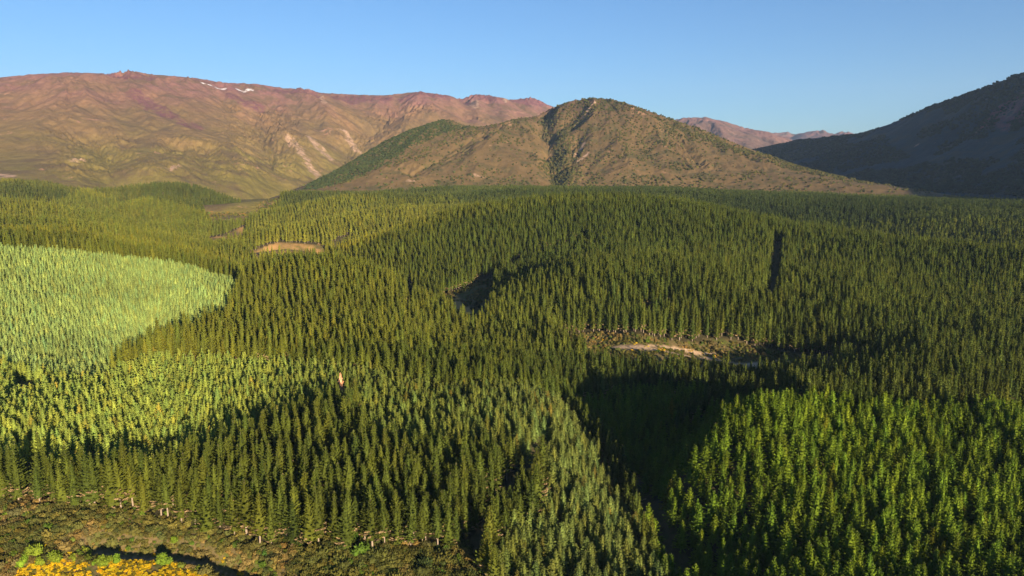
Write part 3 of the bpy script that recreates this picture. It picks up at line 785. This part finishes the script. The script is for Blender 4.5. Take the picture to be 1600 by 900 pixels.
p_s = (.90 + .13 * np.clip(rng.normal(0, 1, len(px_)), -2.2, 1.7)) * (1 + 0.08 * fbm(px_ / 90, py_ / 90, 2, 5))
p_w = p_s * rng.uniform(.95, 1.45, len(px_)) * (1 + .12 * smooth01((np.hypot(px_, py_) - 900) / 900))
p_t = tints(px_, py_, (1.0, 1.0, 1.0), .13, .18, 12)
ca_, sa_ = math.cos(.35), math.sin(.35)
bu = px_ * ca_ + py_ * sa_ + 40 * fbm(px_ / 200, py_ / 200, 2, 90); bv = -px_ * sa_ + py_ * ca_ + 40 * fbm(px_ / 200, py_ / 200, 2, 91)
cell = hash2(np.floor(bu / 330), np.floor(bv / 260), 5)[:, None] - .5
west = smooth01((-px_ - 60 - (900 - py_) * .1) / 250)[:, None] * smooth01((py_ - 600) / 500)[:, None]
p_t *= (1 + .34 * cell) * (1 + cell * np.array([[.14, 0, -.1]])) * (1 + west * np.array([[.38, .28, .3]]))
p_s *= 1 + .16 * cell[:, 0]
warm = smooth01((160 - px_ - (py_ - 500) * .15) / 300)[:, None]
p_t *= 1 + warm * np.array([[.26, .13, -.08]])
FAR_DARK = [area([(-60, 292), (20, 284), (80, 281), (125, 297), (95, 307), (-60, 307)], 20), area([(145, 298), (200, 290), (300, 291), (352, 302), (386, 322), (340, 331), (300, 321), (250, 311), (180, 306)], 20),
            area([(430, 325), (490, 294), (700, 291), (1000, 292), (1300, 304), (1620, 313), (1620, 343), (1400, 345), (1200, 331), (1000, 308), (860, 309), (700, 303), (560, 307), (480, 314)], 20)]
for P, f_ in zip(FAR_DARK, (.6, .62, .68)): p_t[inside(px_, py_, P)] *= (f_, f_ * 1.08, f_ * 1.5)  # last area's tint puts the shade behind the front ridge into the needles
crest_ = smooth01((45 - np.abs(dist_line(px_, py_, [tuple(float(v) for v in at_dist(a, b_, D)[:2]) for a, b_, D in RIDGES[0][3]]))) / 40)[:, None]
p_t *= 1 + crest_ * np.array([[.30, .2, .1]])  # sunlit treetops along the crest, painted into the needle tint
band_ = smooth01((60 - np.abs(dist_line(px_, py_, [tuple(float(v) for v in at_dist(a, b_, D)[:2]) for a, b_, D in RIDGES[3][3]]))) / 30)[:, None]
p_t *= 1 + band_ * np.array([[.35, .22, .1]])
p_rot = rng.uniform(0, 6.28, len(px_))
f_s = np.where(slope_, .74, np.where(right, 1.05, .92)) * (.95 + .15 * np.clip(rng.normal(0, 1, len(fx)), -2.2, 1.8))
f_w = f_s * rng.uniform(.9, 1.35, len(fx)) * np.where(right, 1.05, 1.0)
fb = np.where(slope_[:, None], np.array([[1.95, 2.08, 3.5]]), np.where(right[:, None], np.array([[.92, 1.10, .45]]), np.array([[1.0, 1.0, 1.0]]) * (1.1 + .75 * smooth01((-fx - 60) / 140))[:, None] * np.stack([1 + 0 * fx, 1 + 0 * fx, 1.05 + .3 * smooth01((fx + 60) / 100)], 1)))  # slope tint mixes pale young foliage with the painted-in hot spot of the sun
f_t = tints(fx, fy, fb, .15, .22, 19)
brown = (rng.random(len(fx)) < .02) & ~slope_
f_t[brown] *= (1.25, .92, .8)
f_rot = rng.uniform(0, 6.28, len(fx))

# ---- the 300 that show largest of each kind stand as single trees
def in_frame(x, y, z, h, m=0):
    u, v = project(x, y, z + h * .75)
    return (u > -m) & (u < 1600 + m) & (v > -m) & (v < 900 + m)

def pick(x, y, z, h, n=300):
    d = np.sqrt(x * x + y * y + (z - CAM_Z) ** 2)
    show = h / d * in_frame(x, y, z, h)
    # front edge trees show whole, the others only their upper half
    ahead = inside(x - 0 * x, y - 9.0, SCRUB) | inside(x + 5, y - 8.0, SCRUB)
    show = show * np.where(ahead, 1.6, 1.0)
    return np.argsort(-show)[:n], ahead
pi, p_edge = pick(px_, py_, pz_, 25 * p_s)
fi, f_edge = pick(fx, fy, fz, 15 * f_s)

def pct(x, y, z, h):
    u, v = project(x, y, z + h)
    return u / 16.0, v / 9.0

def place_trees(kind, near, mats, idx, X, Y, Z, S, W, rot, T, edge, group, hh, describe):
    protos = []
    for k, (Tb, Cb) in enumerate(near):
        tm = Tb.mesh(kind + '_trunk', [M_BARK]); cm = Cb.mesh(kind + '_crown', mats)
        root = bpy.data.objects.new(kind, None); root.empty_display_size = 1
        tr = bpy.data.objects.new('trunk', tm); cr = bpy.data.objects.new('crown', cm)
        tr.parent = root; cr.parent = root
        protos.append([root, tr, cr, False])
    seen = set()
    for i in idx:
        p = protos[random.randrange(len(protos))]
        if p[3]:
            root, tr, cr = p[0].copy(), p[1].copy(), p[2].copy(); tr.parent = root; cr.parent = root
        else:
            root, tr, cr = p[:3]; p[3] = True
        for o in (root, tr, cr): COL.objects.link(o)
        root.location = (X[i], Y[i], Z[i] - .2); root.rotation_euler = (0, 0, rot[i]); root.scale = (W[i], W[i], S[i])
        cr['tint'] = [float(v) for v in T[i]] + [1.0]
        u, v = pct(X[i], Y[i], Z[i], hh * S[i])
        u = round(u, 1); v = round(v, 1)
        base = describe(i)
        lab = lambda a, b_: '%s, top %.1f%% across, %.1f%% down the photo' % (base, a, b_)
        g = 0
        while lab(u, v) in seen and g < 12:
            g += 1; v = round(v + .1, 1)
        seen.add(lab(u, v))
        tag(root, lab(u, max(v, 0)), kind.split('_')[0] + ' tree', group)

def d_pine(i):
    sz = 'tall' if p_s[i] > 1.04 else ('short' if p_s[i] < .9 else 'slim')
    return ('%s olive pine on scrub edge' if p_edge[i] else '%s dark pine in block') % sz
def d_fir(i):
    sz = 'tall' if f_s[i] > 1.04 else ('small' if f_s[i] < .85 else 'bushy')
    cc = 'brownish' if brown[i] else 'green'
    return '%s %s fir' % (sz, cc)
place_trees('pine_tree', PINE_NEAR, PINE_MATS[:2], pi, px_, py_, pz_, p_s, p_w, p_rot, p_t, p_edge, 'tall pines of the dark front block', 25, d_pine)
place_trees('fir_tree', FIR_NEAR, FIR_MATS[:2], fi, fx, fy, fz, f_s, f_w, f_rot, f_t, f_edge, 'firs along the bottom of the photo', 15, d_fir)

rest = np.ones(len(px_), bool); rest[pi] = False
r = np.hypot(px_, py_)
which = np.where(r < 520, rng.integers(0, 5, len(r)), np.where(r < 1300, rng.integers(5, 11, len(r)), rng.integers(11, 16, len(r))))
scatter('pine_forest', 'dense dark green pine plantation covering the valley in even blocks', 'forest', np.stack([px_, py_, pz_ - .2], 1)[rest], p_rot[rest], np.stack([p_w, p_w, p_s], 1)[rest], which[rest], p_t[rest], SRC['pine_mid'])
rest = np.ones(len(fx), bool); rest[fi] = False
r = np.hypot(fx, fy)
which = np.where(r < 450, rng.integers(0, 5, len(r)), rng.integers(5, 11, len(r)))
scatter('fir_forest', 'paler yellow-green blocks of younger firs between the dark pines', 'forest', np.stack([fx, fy, fz - .2], 1)[rest], f_rot[rest], np.stack([f_w, f_w, f_s], 1)[rest], which[rest], f_t[rest], SRC['fir_mid'])

# ------------------------------------------------------------------ shrubs
def shrub_mesh(seed, nl, ls, mats, squash=0.8, core=0.8):
    R = random.Random(seed); B = Build()
    lobes = [(0, 0, .35 * squash, .62)] + [(R.uniform(-.5, .5), R.uniform(-.5, .5), R.uniform(.25, .75) * squash, R.uniform(.35, .5)) for _ in range(5)]
    for i in range(nl):
        lx, ly, lz, lr = R.choice(lobes)
        d = np.array([R.gauss(0, 1), R.gauss(0, 1), R.gauss(0.3, 1)]); d /= np.linalg.norm(d)
        p = np.array([lx, ly, lz]) + d * lr * R.uniform(.75, 1.05)
        q = d + np.array([R.gauss(0, .5), R.gauss(0, .5), R.gauss(.3, .5)])
        leaf(B, p - q * ls * .3, q, ls * R.uniform(.7, 1.3), ls * R.uniform(.4, .7), R, 0)
    for lx, ly, lz, lr in lobes:
        vs = []
        for i in range(5):
            ph = math.pi * i / 4
            for k in range(7):
                a = 2 * math.pi * k / 7; q = lr * core * R.uniform(.85, 1.1)
                vs.append((lx + q * math.sin(ph) * math.cos(a), ly + q * math.sin(ph) * math.sin(a), lz + q * math.cos(ph)))
        B.add(vs, [(i * 7 + k, (i + 1) * 7 + k, (i + 1) * 7 + (k + 1) % 7, i * 7 + (k + 1) % 7) for i in range(4) for k in range(7)], 0)
    return B.mesh('shrub_foliage', mats)

SRC['shrub'] = source('shrub_kind', [shrub_mesh(600 + k, 150, .32, [M_SHRUB]) for k in range(6)])
SRC['gorse'] = source('gorse_kind', [shrub_mesh(620 + k, 200, .42, [M_GORSE], .7, .55) for k in range(4)])
SRC['bush_far'] = source('bush_kind', [shrub_mesh(640 + k, 40, .55, [M_SHRUB], 1.0, .9) for k in range(5)])

def shrub_stuff(name, label, cat, x, y, z, size, tall, tint, src, nvar):
    n = len(x)
    sc_ = np.stack([size, size, size * tall], 1)
    return scatter(name, label, cat, np.stack([x, y, z], 1), rng.uniform(0, 6.28, n), sc_, rng.integers(0, nvar, n), tint, SRC[src])

# open scrub in the foreground and beside the river
def near_scrub(P, s, keep):
    q = np.array(P); x, y = jitter_grid(q[:, 0].min(), q[:, 0].max(), q[:, 1].min(), q[:, 1].max(), s, .3, .5)
    k = inside(x, y, P); x, y = x[k], y[k]
    m = keep(x, y); return x[m], y[m]

GORSE = area([(25,888),(60,872),(100,872),(150,880),(190,872),(250,874),(285,884),(325,895),(345,925),(120,960),(60,905),(20,905)], 1)
GORSE_SPOT = [area([(a - r, b), (a, b - r * .5), (a + r, b), (a, b + r * .5)], 1) for a, b, r in ((10, 868, 12), (58, 850, 16), (40, 856, 10), (108, 862, 12), (192, 856, 11), (105, 852, 8), (20, 852, 6), (385, 889, 7), (345, 876, 6), (352, 872, 5), (375, 893, 8), (238, 866, 5))]
RIVER_GORSE = [area([(a - r, b), (a, b - r * .4), (a + r, b), (a, b + r * .4)], 1) for a, b, r in ((1035, 545, 8), (1108, 552, 12), (1122, 556, 8), (1140, 556, 9), (990, 535, 6), (1010, 540, 7), (1080, 547, 7), (940, 530, 7), (985, 547, 6))]
def hit(x, y, polys):
    m = np.zeros(x.shape, bool)
    for P in polys: m |= inside(x, y, P)
    return m
SCRUB_WIDE = SCRUB + []
sx, sy = near_scrub(SCRUB, 1.45, lambda x, y: (dist_line(x, y, stream) > 3.2) & (fbm(x / 9, y / 9, 3, 88) > -.75) & ~hit(x, y, [GORSE] + GORSE_SPOT) & (y > 175))
rx, ry = near_scrub(RIVER, 2.6, lambda x, y: (dist_line(x, y, river_line) > 4 + 4 * fbm(x / 14, y / 14, 4, 31)) & (dist_line(x, y, river_arm) > 3) & ~hit(x, y, RIVER_GORSE) & (fbm(x / 12, y / 12, 3, 8) > -.35))
ux, uy = jitter_grid(-260, 0, 255, 310, 2.4, .2, .5); k = ~inside(ux, uy, SCRUB) & inside(ux, uy - 9 - 6 * fbm(ux / 12, uy / 12, 2, 7), SCRUB); ux, uy = ux[k], uy[k]
VALLEY = area([(318,346),(360,352),(400,352),(430,332),(450,314),(400,314),(340,330)], 0)
vx, vy = near_scrub(VALLEY, 9, lambda x, y: fbm(x / 60, y / 60, 3, 4) > -.3)
cx_, cy_ = near_scrub(POCKET, 2.6, lambda x, y: fbm(x / 9, y / 9, 3, 88) > -.1)
ax_, ay_ = np.concatenate([sx, rx, cx_, ux, vx]), np.concatenate([sy, ry, cy_, uy, vy])
n = len(ax_); az_ = height(ax_, ay_)
dry = smooth01((fbm(ax_ / 16, ay_ / 16, 3, 61) - .05) / .25)[:, None]
tn = tints(ax_, ay_, (.80, .82, .8), .22, .3, 66) * (1 + dry * np.array([[.75, .35, .9]]))
gr_ = rng.random(n) < .10; tn[gr_] *= (.75, 1.25, .6)
east = smooth01((ax_ + 120) / 60)[:, None] * (ay_ < 330)[:, None]
tn *= 1 - east * np.array([[.18, .12, .2]])
size = rng.uniform(.75, 2.3, n) * (1 + .35 * east[:, 0]); size[rng.random(n) < .05] *= 1.6; size[ay_ > 1300] *= 2.2
shrub_stuff('scrub', 'low olive brown scrub covering the open flat and river bank', 'scrub', ax_, ay_, az_ - .15, size, 1.0, tn, 'shrub', 6)
gx1, gy1 = near_scrub(GORSE, 1.15, lambda x, y: (fbm(x / 7, y / 7, 3, 99) > -.38) & (dist_line(x, y, stream) > 2.5))
gl_ = [near_scrub(P, 1.6 if i < 12 else 2.4, lambda x, y: np.ones(len(x), bool)) for i, P in enumerate(GORSE_SPOT + RIVER_GORSE)]
gx2 = np.concatenate([gx1] + [a for a, b_ in gl_]); gy2 = np.concatenate([gy1] + [b_ for a, b_ in gl_])
n = len(gx2); gt = tints(gx2, gy2, (1, 1, 1), .14, .2, 44); gb = rng.random(n) < .34; gt[gb] *= (.28, .34, 1.2)
shrub_stuff('gorse', 'yellow flowering gorse thicket in the bottom left corner and by the river', 'gorse', gx2, gy2, height(gx2, gy2) - .1, rng.uniform(.6, 1.15, n), .95, gt, 'gorse', 4)

# bush on the middle hill and on the dark mountain
def on_mountain(X, Y, Z, E, n, lo, pred):
    h, w = X.shape; i = rng.integers(0, h - 1, n * 4); j = rng.integers(0, w - 1, n * 4)
    a, b_ = rng.random(n * 4), rng.random(n * 4)
    def f(T): return (T[i, j] * (1 - a) + T[i, j + 1] * a) * (1 - b_) + (T[i + 1, j] * (1 - a) + T[i + 1, j + 1] * a) * b_
    x, y, z, e = f(X), f(Y), f(Z), f(E)
    g = table(Zt, x, y)
    k = (z > lo) & (z > g + 1)
    x, y, z, e = x[k], y[k], z[k], e[k]
    k = pred(x, y, z, e); x, y, z = x[k][:n], y[k][:n], z[k][:n]
    return x, y, z
knoll = [at_dist(a, b_, D)[:2] for a, b_, D in ((700, 188, 3400), (735, 200, 3380), (690, 215, 3220), (640, 245, 3020), (600, 270, 2850), (560, 285, 2750), (500, 292, 2660), (470, 300, 2640), (480, 285, 2900), (560, 245, 3200), (640, 200, 3450), (690, 180, 3560))]
knoll = [(float(a), float(b_)) for a, b_ in knoll]
ravine = [tuple(float(v) for v in at_dist(a, b_, D)[:2]) for a, b_, D in ((885, 198, 3330), (872, 225, 3120), (868, 255, 2900), (872, 288, 2650))]
topline = [tuple(float(v) for v in at_dist(a, b_, D)[:2]) for a, b_, D in ((860, 172, 3550), (925, 155, 3500), (1000, 172, 3430), (1080, 200, 3300), (1180, 238, 3120), (1290, 272, 2920))]
def hill_pred(x, y, z, e):
    p = np.full(x.shape, .05)
    nb_ = fbm(x / 130, y / 130, 5, 71)
    p = np.where(nb_ > .12, .30, p)
    p = np.where(z > 330, p + .12, p)
    p = np.maximum(p, .85 * smooth01((150 + 120 * nb_ - dist_line(x, y, topline)) / 60) * .7)
    p = np.maximum(p, .9 * smooth01((55 + 90 * nb_ - dist_line(x, y, ravine)) / 30))
    p = np.maximum(p, 1.0 * inside(x + 60 * nb_, y, knoll))
    return rng.random(x.shape) < p
hx, hy, hz = on_mountain(X2, Y2, Z2, E2, 26000, 112, hill_pred)
n = len(hx); kn = inside(hx, hy, knoll)
ht = tints(hx, hy, (.60, .64, .8), .2, .2, 3); ht[kn] *= (.62, .82, .8)
shrub_stuff('hill_scrub', 'dark scrub dotted over the brown hill and thick on its left shoulder', 'scrub', hx, hy, hz - .5, np.where(kn, rng.uniform(3.5, 6, n), rng.uniform(2.6, 6.5, n)), 1.1, ht, 'bush_far', 5)
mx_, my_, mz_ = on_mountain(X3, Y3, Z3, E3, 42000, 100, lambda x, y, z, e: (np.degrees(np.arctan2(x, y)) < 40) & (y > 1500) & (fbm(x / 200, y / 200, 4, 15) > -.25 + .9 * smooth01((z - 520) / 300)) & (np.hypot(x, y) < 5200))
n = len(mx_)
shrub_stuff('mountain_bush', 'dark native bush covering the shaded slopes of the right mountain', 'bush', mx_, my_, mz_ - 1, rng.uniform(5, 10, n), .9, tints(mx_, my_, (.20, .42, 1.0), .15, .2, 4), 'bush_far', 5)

# bright green round shrubs among the gorse, each its own thing
shrub_protos = [[shrub_mesh(700 + k, 420, .24, [M_SHRUB], 1.0, .85)] for k in range(4)]
stem_me = Build(); tube(stem_me, [(0, 0, -.4), (.03, 0, .5)], [.06, .03], 6, 0); stem_me = stem_me.mesh('shrub_stem', [M_BARK])
for k, (a, b_, w_, lab) in enumerate([
    (57, 866, 26, 'largest bright green shrub, left of the gorse patch'),
    (87, 876, 23, 'bright green shrub right of the largest one, above the gorse'),
    (66, 882, 15, 'small green shrub tucked below the largest bright shrub'),
    (34, 884, 18, 'dull green shrub at the left end of the gorse patch'),
    (135, 870, 24, 'wide dome shaped green shrub behind the gorse, above its middle'),
    (163, 882, 22, 'round yellow green shrub touching the gorse, left one of a pair'),
    (183, 880, 16, 'pointed yellow green shrub, right one of a pair on the gorse'),
    (147, 882, 11, 'little round green shrub just left of the touching pair'),
    (115, 876, 14, 'small pale green shrub with yellow flowers on both sides'),
    (256, 880, 22, 'lone green shrub at the dark stream bank above the gorse'),
    (6, 810, 11, 'lone lime green shrub at the left edge above the scrub'),
    (272, 846, 15, 'soft green shrub in brown scrub below the pine edge'),
    (8, 884, 9, 'tiny green shrub in the bottom left corner')]):
    x, y = ground_at(a, b_); z = float(height(x, y)); rad_ = w_ / FPX * math.hypot(math.hypot(x, y), CAM_Z - z) / 2
    root = bpy.data.objects.new('shrub', None); fo_ = bpy.data.objects.new('foliage', shrub_protos[k % 4][0]); st_ = bpy.data.objects.new('stem', stem_me)
    for o in (root, fo_, st_): COL.objects.link(o)
    fo_.parent = root; st_.parent = root
    root.location = (x, y, z - .1); root.rotation_euler = (0, 0, k * 1.3); root.scale = (rad_, rad_, rad_ * 1.05)
    fo_['tint'] = [1.05 + .12 * (k % 3), 1.6 + .12 * (k % 4), .6, 1.0]
    tag(root, lab, 'shrub', 'green shrubs round the gorse')

# the one dead tree
x, y = ground_at(533, 617); Tb, Cb = conifer(990, 15, 3.2, .06, .9, .1, 14, 7, 8, 1.0, 'fir', 0.0, .2)
M_RUST, nt, b = new_mat('bleached_needles')
L(nt, mixc(nt, noise(nt, 0.7, 3), (0.75, 0.42, 0.24), (0.62, 0.34, 0.18)), b.inputs['Base Color'])
root = bpy.data.objects.new('dead_tree', None); tr = bpy.data.objects.new('trunk', Tb.mesh('dead_trunk', [M_BARK])); cr = bpy.data.objects.new('crown', Cb.mesh('dead_crown', [M_RUST, M_RUST]))
for o in (root, tr, cr): COL.objects.link(o)
tr.parent = root; cr.parent = root; root.location = (x, y, float(height(x, y)))
tag(root, 'dead conifer with pale salmon needles among the green young trees', 'dead tree')

# ------------------------------------------------------------------ the air
HAZE = True
if HAZE:
    x0, x1_, y0, y1_, z0, z1_ = -16000, 16000, -800, 20500, -40, 2400
    me = bpy.data.meshes.new('haze')
    v = [(a, b_, c_) for a in (x0, x1_) for b_ in (y0, y1_) for c_ in (z0, z1_)]
    me.from_pydata(v, [], [(0, 1, 3, 2), (4, 6, 7, 5), (0, 4, 5, 1), (2, 3, 7, 6), (0, 2, 6, 4), (1, 5, 7, 3)])
    m = bpy.data.materials.new('haze'); m.use_nodes = True; nt = m.node_tree
    for q in list(nt.nodes): nt.nodes.remove(q)
    pv = nt.nodes.new('ShaderNodeVolumePrincipled'); om = nt.nodes.new('ShaderNodeOutputMaterial')
    pv.inputs['Color'].default_value = (0.48, 0.68, 1.0, 1); pv.inputs['Density'].default_value = 2.1e-5
    nt.links.new(pv.outputs[0], om.inputs['Volume'])
    me.materials.append(m); o = bpy.data.objects.new('haze', me); COL.objects.link(o)
    tag(o, 'thin pale air over the valley and mountains', 'haze', kind='stuff')
